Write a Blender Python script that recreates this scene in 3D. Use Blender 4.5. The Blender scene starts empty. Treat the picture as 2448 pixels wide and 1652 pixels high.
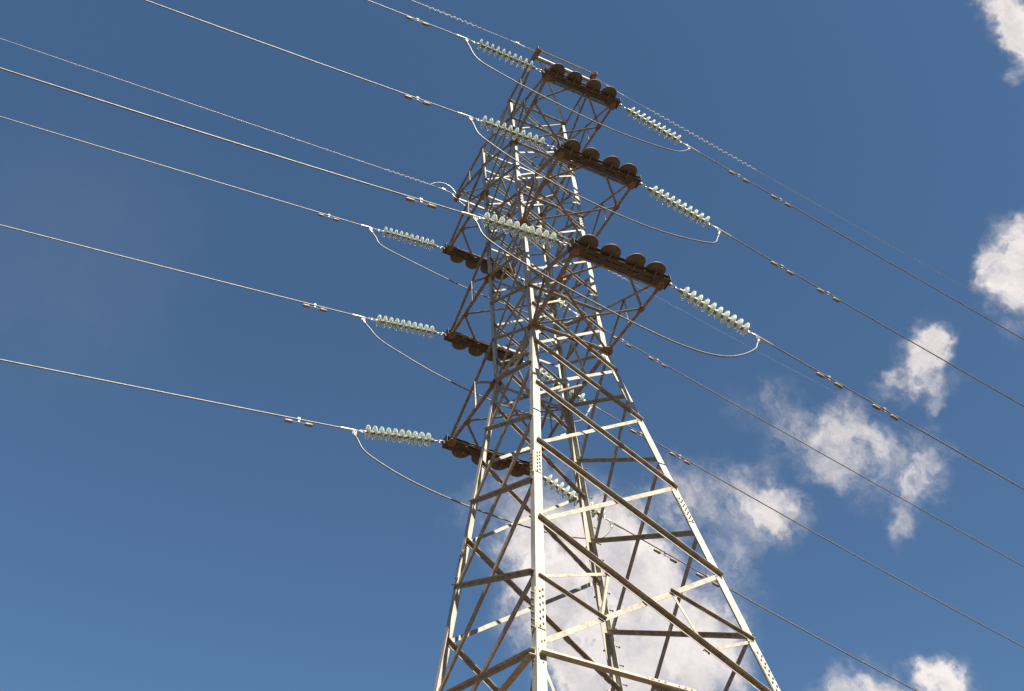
import bpy, math, random
from mathutils import Vector as V, Matrix
random.seed(7)
scene = bpy.context.scene
COL = scene.collection

# ------------------------------------------------------------------ survey numbers
# Metres, Z up, ground at 0.  X runs across the line, Y along it.  The tower stands on the origin.
CFG = {"cam":[11.4276,-7.3997,1.6],"R":[[0.432479,0.901427,-0.019773],[-0.78054,0.363323,-0.508678],[-0.451352,0.235426,0.86073]],
 "f":2401.146335719678,"pp":[-84.25,-453.82],"su":-0.004191213939983164,"sl":0.13841950130224545,"ar":0.9911508710953738,"A":[3.3165,3.3827,3.4756,2.974],"B":[1.1363,1.096,1.1349,1.0533],"ze":11.067739019626796,"z":{"1":4.1369,"2":8.4252,"3":11.088,"10":-0.6908,"11":-2.3436,"12":-4.2852,"13":-6.3912,"0":0.0},
 "zground":-19.86720653830955,"wires":{"L_nt":{"P":[2.85,-0.9306,23.1998],"dir":[-0.02618,-0.99966,-0.0],"c":[0.226264,-0.03162,0.0004],"lug":2.121,"de":2.4,"d":[3.365]},
 "L_nm":{"P":[2.7738,-0.8987,19.6834],"dir":[-0.02618,-0.99966,-0.0],"c":[0.127704,-0.07062,0.002082],"lug":2.072,"de":2.385,"d":[3.238]},
 "L_nb":{"P":[2.7195,-0.9318,16.2911],"dir":[-0.02618,-0.99966,-0.0],"c":[0.08111,-0.111706,0.002652],"lug":1.985,"de":2.252,"d":[3.001]},
 "L_ft":{"P":[-2.85,-0.9306,23.1998],"dir":[-0.02618,-0.99966,-0.0],"c":[-0.012633,-0.082781,0.0004],"lug":2.161,"de":2.458,"d":[3.292]},
 "L_fm":{"P":[-2.7738,-0.8987,19.6834],"dir":[-0.02618,-0.99966,-0.0],"c":[-0.0637,-0.109489,0.000593],"lug":2.131,"de":2.412,"d":[3.268]},
 "L_fb":{"P":[-2.7195,-0.9318,16.2911],"dir":[-0.02618,-0.99966,-0.0],"c":[-0.103092,-0.128805,0.000464],"lug":2.018,"de":2.332,"d":[3.146]},
 "R_nt":{"P":[2.85,0.9306,23.1998],"dir":[-0.04362,0.99905,0.0],"c":[-0.046811,-0.205785,0.0004],"lug":2.039,"de":2.376,"d":[3.448,4.64]},
 "R_nm":{"P":[2.7738,0.8987,19.6834],"dir":[-0.04362,0.99905,0.0],"c":[0.1068,-0.244688,0.002142],"lug":2.059,"de":2.417,"d":[3.624,4.773]},
 "R_nb":{"P":[2.7195,0.9318,16.2911],"dir":[-0.04362,0.99905,0.0],"c":[0.004077,-0.223198,0.0004],"lug":1.992,"de":2.331,"d":[3.525,4.732]},
 "R_ft":{"P":[-2.85,0.9306,23.1998],"dir":[-0.04362,0.99905,0.0],"c":[-0.078345,-0.236928,0.001112],"lug":2.028,"de":2.282,"d":[3.413,4.492]},
 "R_fm":{"P":[-2.7738,0.8987,19.6834],"dir":[-0.04362,0.99905,0.0],"c":[0.002714,-0.265688,0.002842],"lug":1.964,"de":2.219,"d":[3.322,4.386]},
 "R_fb":{"P":[-2.7195,0.9318,16.2911],"dir":[-0.04362,0.99905,0.0],"c":[-0.069373,-0.265908,0.00395],"lug":1.935,"de":2.18,"d":[3.217,4.228]},
 "EL_n":{"P":[2.4387,-0.8637,25.3667],"dir":[-0.02618,-0.99966,-0.0],"c":[0.057615,-0.000105,0.0004],"lug":0.616,"de":0.616,"d":[]},
 "EL_f":{"P":[-2.4387,-0.8637,25.3667],"dir":[-0.02618,-0.99966,-0.0],"c":[0.09083,-0.047401,0.0004],"lug":0.261,"de":0.447,"d":[]},
 "ER_n":{"P":[2.4387,0.8637,25.3667],"dir":[-0.04362,0.99905,0.0],"c":[-0.109098,-0.174728,0.0004],"lug":0.673,"de":0.673,"d":[]},
 "ER_f":{"P":[-2.4387,0.8637,25.3667],"dir":[-0.04362,0.99905,0.0],"c":[0.038662,-0.207343,0.002826],"lug":2.524,"de":2.524,"d":[]}},
 "jump":{"nt":[[2.794,-3.051,23.361],[2.794,-2.979,23.023],[2.793,-2.758,22.495],[2.79,-2.332,22.216],[2.785,-1.396,22.062],[2.779,-0.252,21.845],[2.775,0.513,21.793],[2.772,1.023,21.842],[2.767,1.828,21.911],[2.764,2.473,22.157],[2.762,2.815,22.435],[2.761,2.942,22.649],[2.761,2.968,22.735]],
 "nm":[[2.72,-2.97,19.674],[2.719,-2.912,19.454],[2.718,-2.788,19.116],[2.717,-2.581,18.884],[2.714,-2.002,18.634],[2.71,-1.38,18.419],[2.708,-1.018,18.293],[2.701,0.113,18.133],[2.695,1.109,18.105],[2.69,1.91,18.267],[2.686,2.621,18.598],[2.685,2.835,18.917],[2.684,2.956,19.295]],
 "nb":[[2.668,-2.916,16.161],[2.667,-2.859,15.942],[2.666,-2.712,15.643],[2.663,-2.193,15.326],[2.66,-1.708,15.193],[2.653,-0.566,14.942],[2.65,0.006,14.789],[2.645,0.9,14.641],[2.641,1.521,14.678],[2.638,2.005,14.822],[2.636,2.423,15.087],[2.634,2.732,15.421],[2.633,2.839,15.604],[2.633,2.922,15.852]],
 "fb":[[-2.772,-2.949,15.93],[-2.773,-2.86,15.726],[-2.774,-2.681,15.485],[-2.776,-2.192,15.228],[-2.778,-1.834,15.144],[-2.782,-1.157,15.003],[-2.786,-0.477,14.952],[-2.789,0.084,14.897],[-2.793,0.869,14.886],[-2.795,1.28,14.904],[-2.799,1.903,14.995],[-2.8,2.185,15.064],[-2.802,2.56,15.226],[-2.803,2.775,15.471],[-2.804,2.865,15.722]],
 "fm":[[-2.83,-3.029,19.389],[-2.83,-2.853,19.113],[-2.832,-2.574,18.853],[-2.834,-2.071,18.631],[-2.838,-1.333,18.385],[-2.843,-0.337,18.172],[-2.847,0.435,18.069],[-2.852,1.41,18.107],[-2.855,2.009,18.256],[-2.857,2.306,18.378],[-2.858,2.59,18.597],[-2.859,2.816,18.987],[-2.859,2.861,19.175]],
 "ft":[[-2.907,-3.091,23.01],[-2.907,-2.931,22.711],[-2.909,-2.678,22.411],[-2.914,-1.634,22.177],[-2.921,-0.345,21.941],[-2.926,0.65,21.856],[-2.932,1.747,21.899],[-2.935,2.301,21.994],[-2.936,2.535,22.087],[-2.938,2.777,22.327],[-2.938,2.957,22.646]]}}
BLOBS = [[-0.6876,0.344,0.6394,0.0262,0.3],
 [-0.678,0.374,0.6328,0.0406,0.45],
 [-0.6601,0.4127,0.6277,0.0436,0.78],
 [-0.6323,0.3929,0.6677,0.0189,0.25],
 [-0.6493,0.4453,0.6166,0.0427,0.78],
 [-0.623,0.4755,0.6212,0.0319,0.64],
 [-0.602,0.4954,0.6262,0.0248,0.69],
 [-0.6903,0.4124,0.5944,0.046,0.83],
 [-0.6718,0.4535,0.5856,0.0484,1.15],
 [-0.6442,0.4867,0.5901,0.0378,0.92],
 [-0.7198,0.3958,0.5703,0.0247,0.55],
 [-0.7305,0.4122,0.5445,0.0172,0.32],
 [-0.6982,0.4551,0.5526,0.0372,1.01],
 [-0.6752,0.4929,0.5488,0.0494,1.26],
 [-0.6417,0.5266,0.5576,0.0329,1.01],
 [-0.6697,0.5273,0.523,0.0506,1.39],
 [-0.6421,0.5545,0.5294,0.0285,1.01],
 [-0.7079,0.4772,0.5207,0.0423,1.14],
 [-0.7261,0.4495,0.5203,0.0199,0.76],
 [-0.5704,0.5,0.6516,0.0198,0.49],
 [-0.5627,0.5241,0.6393,0.0232,0.58],
 [-0.5524,0.5503,0.6261,0.0265,0.67],
 [-0.5395,0.5712,0.6187,0.026,0.76],
 [-0.5376,0.5844,0.6078,0.0184,0.71],
 [-0.5554,0.5758,0.6,0.0183,0.67],
 [-0.5879,0.5432,0.5994,0.0261,0.54],
 [-0.605,0.5339,0.5908,0.0186,0.44],
 [-0.5943,0.5591,0.5781,0.0146,0.36],
 [-0.5961,0.5699,0.5655,0.0144,0.32],
 [-0.585,0.5165,0.6253,0.0193,0.44],
 [-0.4702,0.5628,0.6798,0.0187,0.55],
 [-0.5102,0.5547,0.6573,0.0145,0.4],
 [-0.4948,0.5747,0.6518,0.0203,0.55],
 [-0.4724,0.5987,0.6469,0.0278,0.7],
 [-0.4559,0.6069,0.651,0.0199,0.65],
 [-0.4694,0.6242,0.6246,0.0269,0.65],
 [-0.4482,0.6306,0.6336,0.0155,0.45],
 [-0.4357,0.6548,0.6176,0.0225,0.6],
 [-0.4387,0.6646,0.6049,0.0185,0.65],
 [-0.4549,0.6601,0.5978,0.0148,0.5],
 [-0.4776,0.6482,0.5931,0.0222,0.75],
 [-0.4846,0.6559,0.5788,0.0128,0.6],
 [-0.5002,0.6508,0.5711,0.0091,0.35],
 [-0.494,0.5986,0.6305,0.0158,0.45],
 [-0.3547,0.641,0.6806,0.0181,0.98],
 [-0.3741,0.6352,0.6757,0.0199,0.98],
 [-0.3569,0.6465,0.6743,0.0144,0.93],
 [-0.3962,0.6299,0.668,0.0164,0.87],
 [-0.4106,0.6251,0.6638,0.0128,0.82],
 [-0.3926,0.6415,0.659,0.0161,0.77],
 [-0.3769,0.6549,0.655,0.0142,0.65],
 [-0.4001,0.6517,0.6444,0.0088,0.49],
 [-0.256,0.6634,0.7031,0.0245,0.92],
 [-0.2759,0.6625,0.6964,0.0229,0.92],
 [-0.2787,0.6753,0.6829,0.0257,0.88],
 [-0.2682,0.6503,0.7108,0.0133,0.55],
 [-0.2949,0.6813,0.67,0.0191,0.55],
 [-0.2413,0.6627,0.709,0.0131,0.73],
 [-0.2825,0.6514,0.7042,0.0133,0.55],
 [-0.0989,0.5884,0.8025,0.0207,0.92],
 [-0.0954,0.5768,0.8113,0.0174,0.69],
 [-0.1013,0.5634,0.82,0.0123,0.5],
 [-0.1115,0.5984,0.7934,0.0172,0.83],
 [-0.114,0.5901,0.7993,0.0138,0.73],
 [-0.1343,0.6008,0.7881,0.0138,0.5],
 [-0.1288,0.6075,0.7838,0.0171,0.65],
 [-0.077,0.5795,0.8113,0.0207,0.83],
 [-0.6007,0.633,0.4884,0.0157,0.77],
 [-0.5826,0.6524,0.4848,0.0154,0.82],
 [-0.5692,0.669,0.4779,0.021,0.96],
 [-0.5463,0.6864,0.48,0.0178,0.82],
 [-0.5336,0.697,0.479,0.0147,0.77],
 [-0.5367,0.7021,0.468,0.0173,0.77],
 [-0.544,0.6823,0.4884,0.0091,0.58],
 [-0.594,0.6485,0.476,0.0243,0.96],
 [-0.4952,0.5384,0.6819,0.0181,0.35],
 [-0.4442,0.6131,0.6533,0.0151,0.45],
 [-0.4194,0.6621,0.6211,0.0143,0.4],
 [-0.491,0.5591,0.6681,0.0158,0.45],
 [-0.4689,0.5872,0.6597,0.0155,0.5]]
VEIL = [-0.6522, -0.0841, 0.7534, 0.17]
U = 0.82
ZG = -CFG['zground']
SL, SU, AR = CFG['sl'], CFG['su'], CFG['ar']

# ------------------------------------------------------------------ camera
cam_data = bpy.data.cameras.new('camera')
cam = bpy.data.objects.new('camera', cam_data)
COL.objects.link(cam)
R = CFG['R']
cam.matrix_world = Matrix(((R[0][0], -R[1][0], -R[2][0], CFG['cam'][0]),
                           (R[0][1], -R[1][1], -R[2][1], CFG['cam'][1]),
                           (R[0][2], -R[1][2], -R[2][2], CFG['cam'][2]),
                           (0, 0, 0, 1)))
cam_data.sensor_fit = 'HORIZONTAL'
cam_data.sensor_width = 36.0
cam_data.lens = CFG['f'] / 2448 * 36
cam_data.shift_x = -CFG['pp'][0] / 2448
cam_data.shift_y = CFG['pp'][1] / 2448
cam_data.clip_start = 0.1
cam_data.clip_end = 20000
scene.camera = cam

# ------------------------------------------------------------------ sun, sky, exposure
SUN = V((1.0, -0.02, 0.98)).normalized()
SUN_EL = math.asin(SUN.z)
SUN_AZ = math.atan2(SUN.x, SUN.y)          # clockwise from +Y
SUN_STRENGTH = 5.0
SKY_STRENGTH = 0.052
sun_data = bpy.data.lights.new('sun', 'SUN')
sun_data.energy = SUN_STRENGTH
sun_data.angle = math.radians(0.5)
sun_data.color = (1.0, 0.92, 0.755)
sun = bpy.data.objects.new('sun', sun_data)
COL.objects.link(sun)
sun.rotation_euler = SUN.to_track_quat('Z', 'Y').to_euler()
sun.location = (30, 0, 60)

vs = scene.view_settings
vs.view_transform = 'Standard'
vs.look = 'None'
vs.gamma = 1.0
vs.exposure = 1.22
vs.use_curve_mapping = False

world = bpy.data.worlds.new('World')
scene.world = world
world.use_nodes = True
nt = world.node_tree
N, LK = nt.nodes, nt.links
N.clear()


def node(tree, kind, **kw):
    n = tree.nodes.new(kind)
    for k, v in kw.items():
        setattr(n, k, v)
    return n


def math_node(op, a, b=None, c=None, clamp=False):
    n = node(nt, 'ShaderNodeMath', operation=op, use_clamp=clamp)
    for i, x in enumerate((a, b, c)):
        if x is None:
            continue
        if isinstance(x, (int, float)):
            n.inputs[i].default_value = x
        else:
            LK.new(x, n.inputs[i])
    return n.outputs[0]


def vec_node(op, a, b=None):
    n = node(nt, 'ShaderNodeVectorMath', operation=op)
    for i, x in enumerate((a, b)):
        if x is None:
            continue
        if isinstance(x, (tuple, list)):
            n.inputs[i].default_value = x
        else:
            LK.new(x, n.inputs[i])
    return n


sky = node(nt, 'ShaderNodeTexSky')
sky.sky_type = 'NISHITA'
sky.sun_disc = False
sky.sun_elevation = SUN_EL
sky.sun_rotation = SUN_AZ
sky.altitude = 300
sky.air_density = 1.0
sky.dust_density = 0.05
sky.ozone_density = 2.2
bg_sky = node(nt, 'ShaderNodeBackground')
bg_sky.inputs['Strength'].default_value = SKY_STRENGTH
tint = node(nt, 'ShaderNodeMix', data_type='RGBA', blend_type='MULTIPLY')
tint.inputs[0].default_value = 1.0
LK.new(sky.outputs[0], tint.inputs[6])
tint.inputs[7].default_value = (0.81, 0.99, 1.04, 1)
LK.new(tint.outputs[2], bg_sky.inputs['Color'])

tc = node(nt, 'ShaderNodeTexCoord')
direction = vec_node('NORMALIZE', tc.outputs['Generated']).outputs[0]


def fbm(scale, detail, rough, offset, vec):
    n = node(nt, 'ShaderNodeTexNoise')
    n.noise_dimensions = '3D'
    n.inputs['Scale'].default_value = scale
    n.inputs['Detail'].default_value = detail
    n.inputs['Roughness'].default_value = rough
    add = vec_node('ADD', vec, offset)
    LK.new(add.outputs[0], n.inputs['Vector'])
    return n


# cumulus fragments: soft cells in the directions where the clouds hang, torn up by warped noise
warp_n = fbm(16.0, 4.0, 0.55, (3.1, 7.7, 1.3), direction)
warp_c = vec_node('SUBTRACT', warp_n.outputs['Color'], (0.5, 0.5, 0.5))
warp_s = vec_node('SCALE', warp_c.outputs[0])
warp_s.inputs['Scale'].default_value = 0.075
warp_n2 = fbm(70.0, 4.0, 0.6, (5.3, 1.9, 6.1), direction)
warp_c2 = vec_node('SUBTRACT', warp_n2.outputs['Color'], (0.5, 0.5, 0.5))
warp_s2 = vec_node('SCALE', warp_c2.outputs[0])
warp_s2.inputs['Scale'].default_value = 0.022
wdir = vec_node('ADD', vec_node('ADD', direction, warp_s.outputs[0]).outputs[0], warp_s2.outputs[0]).outputs[0]
field = None
for bx, by, bz, br, bs in BLOBS:
    dist = vec_node('DISTANCE', wdir, (bx, by, bz)).outputs['Value']
    mr = node(nt, 'ShaderNodeMapRange', interpolation_type='SMOOTHSTEP')
    LK.new(dist, mr.inputs['Value'])
    mr.inputs['From Min'].default_value = br * 1.85
    mr.inputs['From Max'].default_value = 0.0
    mr.inputs['To Min'].default_value = 0.0
    mr.inputs['To Max'].default_value = bs
    field = mr.outputs[0] if field is None else math_node('ADD', field, mr.outputs[0])
field = math_node('MINIMUM', field, 1.7)
n1 = fbm(30.0, 10.0, 0.60, (0.7, 0.2, 5.1), wdir).outputs['Fac']
n2 = fbm(95.0, 8.0, 0.62, (9.2, 4.0, 2.2), wdir).outputs['Fac']
noise = math_node('ADD', math_node('MULTIPLY', math_node('SUBTRACT', n1, 0.5), 2.5),
                  math_node('MULTIPLY', math_node('SUBTRACT', n2, 0.5), 0.75))
raw = math_node('MULTIPLY', field, math_node('MAXIMUM', math_node('ADD', noise, 0.66), 0.0))
raw = math_node('ADD', raw, math_node('MULTIPLY', math_node('MAXIMUM', math_node('SUBTRACT', field, 0.9), 0.0), 0.75))
raw = math_node('ADD', raw, math_node('MULTIPLY', field, 0.13))
dens_mr = node(nt, 'ShaderNodeMapRange', interpolation_type='SMOOTHSTEP')
LK.new(raw, dens_mr.inputs['Value'])
dens_mr.inputs['From Min'].default_value = 0.04
dens_mr.inputs['From Max'].default_value = 1.85
dens_mr.inputs['To Min'].default_value = 0.0
dens_mr.inputs['To Max'].default_value = 0.95
density = dens_mr.outputs[0]
n3 = fbm(24.0, 6.0, 0.55, (1.7, 8.2, 3.9), wdir).outputs['Fac']
ramp = node(nt, 'ShaderNodeMapRange')
LK.new(n3, ramp.inputs['Value'])
ramp.inputs['From Min'].default_value = 0.33
ramp.inputs['From Max'].default_value = 0.68
mixc = node(nt, 'ShaderNodeMix', data_type='RGBA')
LK.new(ramp.outputs[0], mixc.inputs[0])
mixc.inputs[6].default_value = (0.47, 0.445, 0.465, 1)
mixc.inputs[7].default_value = (0.76, 0.70, 0.67, 1)
bg_cloud = node(nt, 'ShaderNodeBackground')
LK.new(mixc.outputs[2], bg_cloud.inputs['Color'])
bg_cloud.inputs['Strength'].default_value = 0.57
mix = node(nt, 'ShaderNodeMixShader')
# a very thin, dull veil of high haze low in the left of the sky
vx, vy, vz, vr = VEIL
vd = vec_node('DISTANCE', wdir, (vx, vy, vz)).outputs['Value']
vm = node(nt, 'ShaderNodeMapRange', interpolation_type='SMOOTHSTEP')
LK.new(vd, vm.inputs['Value'])
vm.inputs['From Min'].default_value = vr
vm.inputs['From Max'].default_value = 0.0
vm.inputs['To Max'].default_value = 0.032
density = math_node('MAXIMUM', density, vm.outputs[0])
LK.new(density, mix.inputs[0])
LK.new(bg_sky.outputs[0], mix.inputs[1])
LK.new(bg_cloud.outputs[0], mix.inputs[2])
wo = node(nt, 'ShaderNodeOutputWorld')
LK.new(mix.outputs[0], wo.inputs['Surface'])


# ------------------------------------------------------------------ materials
def noise_material(name, c1, c2, rough, metal=0.0, scale=6.0, stretch=(1, 1, 1), speck=None, speck_amt=0.0, bump=0.0, lo=0.4, hi=0.62):
    m = bpy.data.materials.new(name)
    m.use_nodes = True
    t = m.node_tree
    bs = t.nodes['Principled BSDF']
    g = t.nodes.new('ShaderNodeNewGeometry')
    mp = t.nodes.new('ShaderNodeMapping')
    mp.inputs['Scale'].default_value = stretch
    t.links.new(g.outputs['Position'], mp.inputs['Vector'])
    no = t.nodes.new('ShaderNodeTexNoise')
    no.inputs['Scale'].default_value = scale
    no.inputs['Detail'].default_value = 8
    no.inputs['Roughness'].default_value = 0.65
    t.links.new(mp.outputs[0], no.inputs['Vector'])
    r = t.nodes.new('ShaderNodeValToRGB')
    r.color_ramp.elements[0].position = lo
    r.color_ramp.elements[0].color = (*c1, 1)
    r.color_ramp.elements[1].position = hi
    r.color_ramp.elements[1].color = (*c2, 1)
    t.links.new(no.outputs['Fac'], r.inputs['Fac'])
    out = r.outputs['Color']
    if speck:
        n2 = t.nodes.new('ShaderNodeTexNoise')
        n2.inputs['Scale'].default_value = scale * 5
        n2.inputs['Detail'].default_value = 5
        t.links.new(g.outputs['Position'], n2.inputs['Vector'])
        mr = t.nodes.new('ShaderNodeMapRange')
        mr.inputs['From Min'].default_value = 0.56
        mr.inputs['From Max'].default_value = 0.72
        mr.inputs['To Max'].default_value = speck_amt
        t.links.new(n2.outputs['Fac'], mr.inputs['Value'])
        mx = t.nodes.new('ShaderNodeMix')
        mx.data_type = 'RGBA'
        t.links.new(mr.outputs[0], mx.inputs[0])
        t.links.new(out, mx.inputs[6])
        mx.inputs[7].default_value = (*speck, 1)
        out = mx.outputs[2]
    t.links.new(out, bs.inputs['Base Color'])
    bs.inputs['Roughness'].default_value = rough
    bs.inputs['Metallic'].default_value = metal
    if bump:
        b = t.nodes.new('ShaderNodeBump')
        b.inputs['Strength'].default_value = bump
        b.inputs['Distance'].default_value = 0.003
        t.links.new(no.outputs['Fac'], b.inputs['Height'])
        t.links.new(b.outputs[0], bs.inputs['Normal'])
    return m


STEEL = noise_material('galvanised_steel', (0.36, 0.34, 0.29), (0.49, 0.47, 0.405), 0.55, 0.0, 9.0, (1, 1, 0.3),
                       (0.18, 0.11, 0.06), 0.4)
BRACE = noise_material('galvanised_brace_steel', (0.275, 0.245, 0.20), (0.43, 0.40, 0.34), 0.6, 0.0, 8.0, (1, 1, 1),
                       (0.17, 0.095, 0.05), 0.5)
ARM_STEEL = noise_material('weathered_arm_steel', (0.17, 0.145, 0.125), (0.29, 0.26, 0.23), 0.65, 0.0, 10.0, (1, 1, 1),
                           (0.15, 0.065, 0.03), 0.6)
GUSSET = noise_material('rust_stained_steel', (0.18, 0.105, 0.065), (0.28, 0.20, 0.15), 0.7, 0.0, 12.0, (1, 1, 1),
                        (0.19, 0.07, 0.025), 0.8)
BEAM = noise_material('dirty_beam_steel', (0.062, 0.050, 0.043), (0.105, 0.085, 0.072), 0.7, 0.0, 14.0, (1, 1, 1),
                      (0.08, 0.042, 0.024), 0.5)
GUARD = noise_material('bird_guard_polymer', (0.10, 0.083, 0.07), (0.15, 0.127, 0.11), 0.6, 0.0, 10.0)
BOLT = noise_material('bolt_steel', (0.13, 0.115, 0.10), (0.21, 0.19, 0.165), 0.5, 0.2, 30.0)
ALU = noise_material('conductor_aluminium', (0.17, 0.163, 0.155), (0.26, 0.25, 0.235), 0.52, 0.5, 20.0)
FIT = noise_material('bright_fitting_aluminium', (0.50, 0.49, 0.48), (0.62, 0.61, 0.59), 0.36, 0.55, 20.0)
EARTH = noise_material('earth_wire_steel', (0.34, 0.34, 0.35), (0.44, 0.44, 0.45), 0.5, 0.5, 2.0)
SPIRAL = noise_material('pale_spiral_polymer', (0.70, 0.70, 0.72), (0.78, 0.78, 0.79), 0.45, 0.0, 20.0)
CLAMP = noise_material('weathered_clamp_aluminium', (0.20, 0.195, 0.18), (0.30, 0.29, 0.27), 0.55, 0.2, 20.0)
DAMP = noise_material('damper_weight_iron', (0.20, 0.175, 0.14), (0.29, 0.255, 0.205), 0.55, 0.2, 25.0)
CAP = noise_material('insulator_cap_iron', (0.22, 0.20, 0.145), (0.33, 0.305, 0.235), 0.5, 0.2, 25.0)

GLASS = bpy.data.materials.new('toughened_glass')
GLASS.use_nodes = True
_t = GLASS.node_tree
_b = _t.nodes['Principled BSDF']
_g = _t.nodes.new('ShaderNodeNewGeometry')
_n = _t.nodes.new('ShaderNodeTexNoise')
_n.inputs['Scale'].default_value = 9.0
_t.links.new(_g.outputs['Position'], _n.inputs['Vector'])
_r = _t.nodes.new('ShaderNodeValToRGB')
_r.color_ramp.elements[0].color = (0.82, 0.90, 0.82, 1)
_r.color_ramp.elements[1].color = (0.90, 0.95, 0.89, 1)
_t.links.new(_n.outputs['Fac'], _r.inputs['Fac'])
_t.links.new(_r.outputs['Color'], _b.inputs['Base Color'])
_b.inputs['Roughness'].default_value = 0.08
_b.inputs['IOR'].default_value = 1.45
_b.inputs['Transmission Weight'].default_value = 0.72

# a little of the light spreads inside the thick pressed glass
_tr = _t.nodes.new('ShaderNodeBsdfTranslucent')
_t.links.new(_r.outputs['Color'], _tr.inputs['Color'])
_mx = _t.nodes.new('ShaderNodeMixShader')
_mx.inputs[0].default_value = 0.16
_t.links.new(_b.outputs[0], _mx.inputs[1])
_t.links.new(_tr.outputs[0], _mx.inputs[2])
_t.links.new(_mx.outputs[0], _t.nodes['Material Output'].inputs['Surface'])

GROUND = noise_material('dry_grass_and_earth', (0.058, 0.033, 0.016), (0.105, 0.061, 0.031), 0.95, 0.0, 0.35, (1, 1, 1),
                        (0.032, 0.032, 0.012), 0.5, 0.0, 0.35, 0.65)


# ------------------------------------------------------------------ mesh helpers
class Mesh:
    def __init__(self):
        self.v, self.f = [], []

    def poly_prism(self, pts, axis):
        """pts: ordered outline (vectors) at one end; extruded by the vector axis."""
        b, n = len(self.v), len(pts)
        self.v += [tuple(p) for p in pts] + [tuple(p + axis) for p in pts]
        for i in range(n):
            j = (i + 1) % n
            self.f.append((b + i, b + j, b + n + j, b + n + i))
        self.f.append(tuple(b + i for i in reversed(range(n))))
        self.f.append(tuple(b + n + i for i in range(n)))

    def angle(self, p0, p1, e1, e2, w1, w2, t):
        """rolled steel angle: heel on p0-p1, one flange along e1, the other along e2"""
        pts = [p0, p0 + e1 * w1, p0 + e1 * w1 + e2 * t, p0 + e1 * t + e2 * t, p0 + e1 * t + e2 * w2, p0 + e2 * w2]
        self.poly_prism(pts, p1 - p0)

    def box(self, c, ex, ey, ez):
        """c centre; ex, ey, ez half-extent vectors"""
        self.poly_prism([c - ex - ey - ez, c + ex - ey - ez, c + ex + ey - ez, c - ex + ey - ez], ez * 2)

    def plate(self, pts, n, t):
        self.poly_prism([p - n * (t / 2) for p in pts], n * t)

    def cyl(self, p0, p1, r0, r1=None, k=8, cap=True):
        r1 = r0 if r1 is None else r1
        a = (p1 - p0).normalized()
        u = a.orthogonal().normalized()
        w = a.cross(u)
        b = len(self.v)
        for p, r in ((p0, r0), (p1, r1)):
            for i in range(k):
                q = 2 * math.pi * i / k
                self.v.append(tuple(p + (u * math.cos(q) + w * math.sin(q)) * r))
        for i in range(k):
            j = (i + 1) % k
            self.f.append((b + i, b + j, b + k + j, b + k + i))
        if cap:
            self.f.append(tuple(b + i for i in reversed(range(k))))
            self.f.append(tuple(b + k + i for i in range(k)))

    def tube(self, pts, r, k=8):
        pts = [V(p) for p in pts]
        b, n = len(self.v), len(pts)
        u = None
        for i, p in enumerate(pts):
            a = (pts[min(i + 1, n - 1)] - pts[max(i - 1, 0)]).normalized()
            if u is None:
                u = a.orthogonal().normalized()
            u = (u - a * u.dot(a)).normalized()
            w = a.cross(u)
            rr = r[i] if isinstance(r, (list, tuple)) else r
            for j in range(k):
                q = 2 * math.pi * j / k
                self.v.append(tuple(p + (u * math.cos(q) + w * math.sin(q)) * rr))
        for i in range(n - 1):
            for j in range(k):
                l = (j + 1) % k
                self.f.append((b + i * k + j, b + i * k + l, b + (i + 1) * k + l, b + (i + 1) * k + j))
        self.f.append(tuple(b + j for j in reversed(range(k))))
        self.f.append(tuple(b + (n - 1) * k + j for j in range(k)))

    def lathe(self, prof, o, a, k=24):
        """prof: (distance along a, radius) pairs"""
        u = a.orthogonal().normalized()
        w = a.cross(u)
        b = len(self.v)
        for h, r in prof:
            for j in range(k):
                q = 2 * math.pi * j / k
                self.v.append(tuple(o + a * h + (u * math.cos(q) + w * math.sin(q)) * r))
        m = len(prof)
        for i in range(m - 1):
            for j in range(k):
                l = (j + 1) % k
                self.f.append((b + i * k + j, b + i * k + l, b + (i + 1) * k + l, b + (i + 1) * k + j))
        self.f.append(tuple(b + j for j in reversed(range(k))))
        self.f.append(tuple(b + (m - 1) * k + j for j in range(k)))

    def data(self, name, smooth=False):
        me = bpy.data.meshes.new(name)
        me.from_pydata(self.v, [], self.f)
        import bmesh
        bm = bmesh.new()
        bm.from_mesh(me)
        bmesh.ops.recalc_face_normals(bm, faces=bm.faces)
        bm.to_mesh(me)
        bm.free()
        if smooth:
            for p in me.polygons:
                p.use_smooth = True
        me.update()
        return me

    def build(self, name, mat, parent=None, smooth=False, label=None):
        me = self.data(name, smooth)
        me.materials.append(mat)
        return link(name, me, parent, label)


def link(name, data, parent=None, label=None):
    o = bpy.data.objects.new(name, data)
    COL.objects.link(o)
    if parent is not None:
        o.parent = parent
    if label:
        o['label'] = label
    return o


def thing(o, label, cat, group=None):
    o['label'] = label
    o['category'] = cat
    if group:
        o['group'] = group
    return o


def W(x, y, z):
    """tower units -> metres"""
    return V((x * U, y * U, (z + ZG) * U))


def half(z):
    return 1 - SU * z if z >= 0 else 1 - SL * z


SGN = {'N': (1, -1), 'R': (1, 1), 'L': (-1, -1), 'F': (-1, 1)}


def corner(leg, z):
    h = half(z)
    s = SGN[leg]
    return W(s[0] * h * AR, s[1] * h, z)


def hexbolt(m, p, n, r=0.013, h=0.014):
    m.cyl(p, p + n * h, r, r, 6)


# ------------------------------------------------------------------ ground
g = Mesh()
S = 6000
g.v = [(-S, -S, 0), (S, -S, 0), (S, S, 0), (-S, S, 0)]
g.f = [(0, 1, 2, 3)]
go = g.build('ground', GROUND)
go['kind'] = 'structure'

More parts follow.
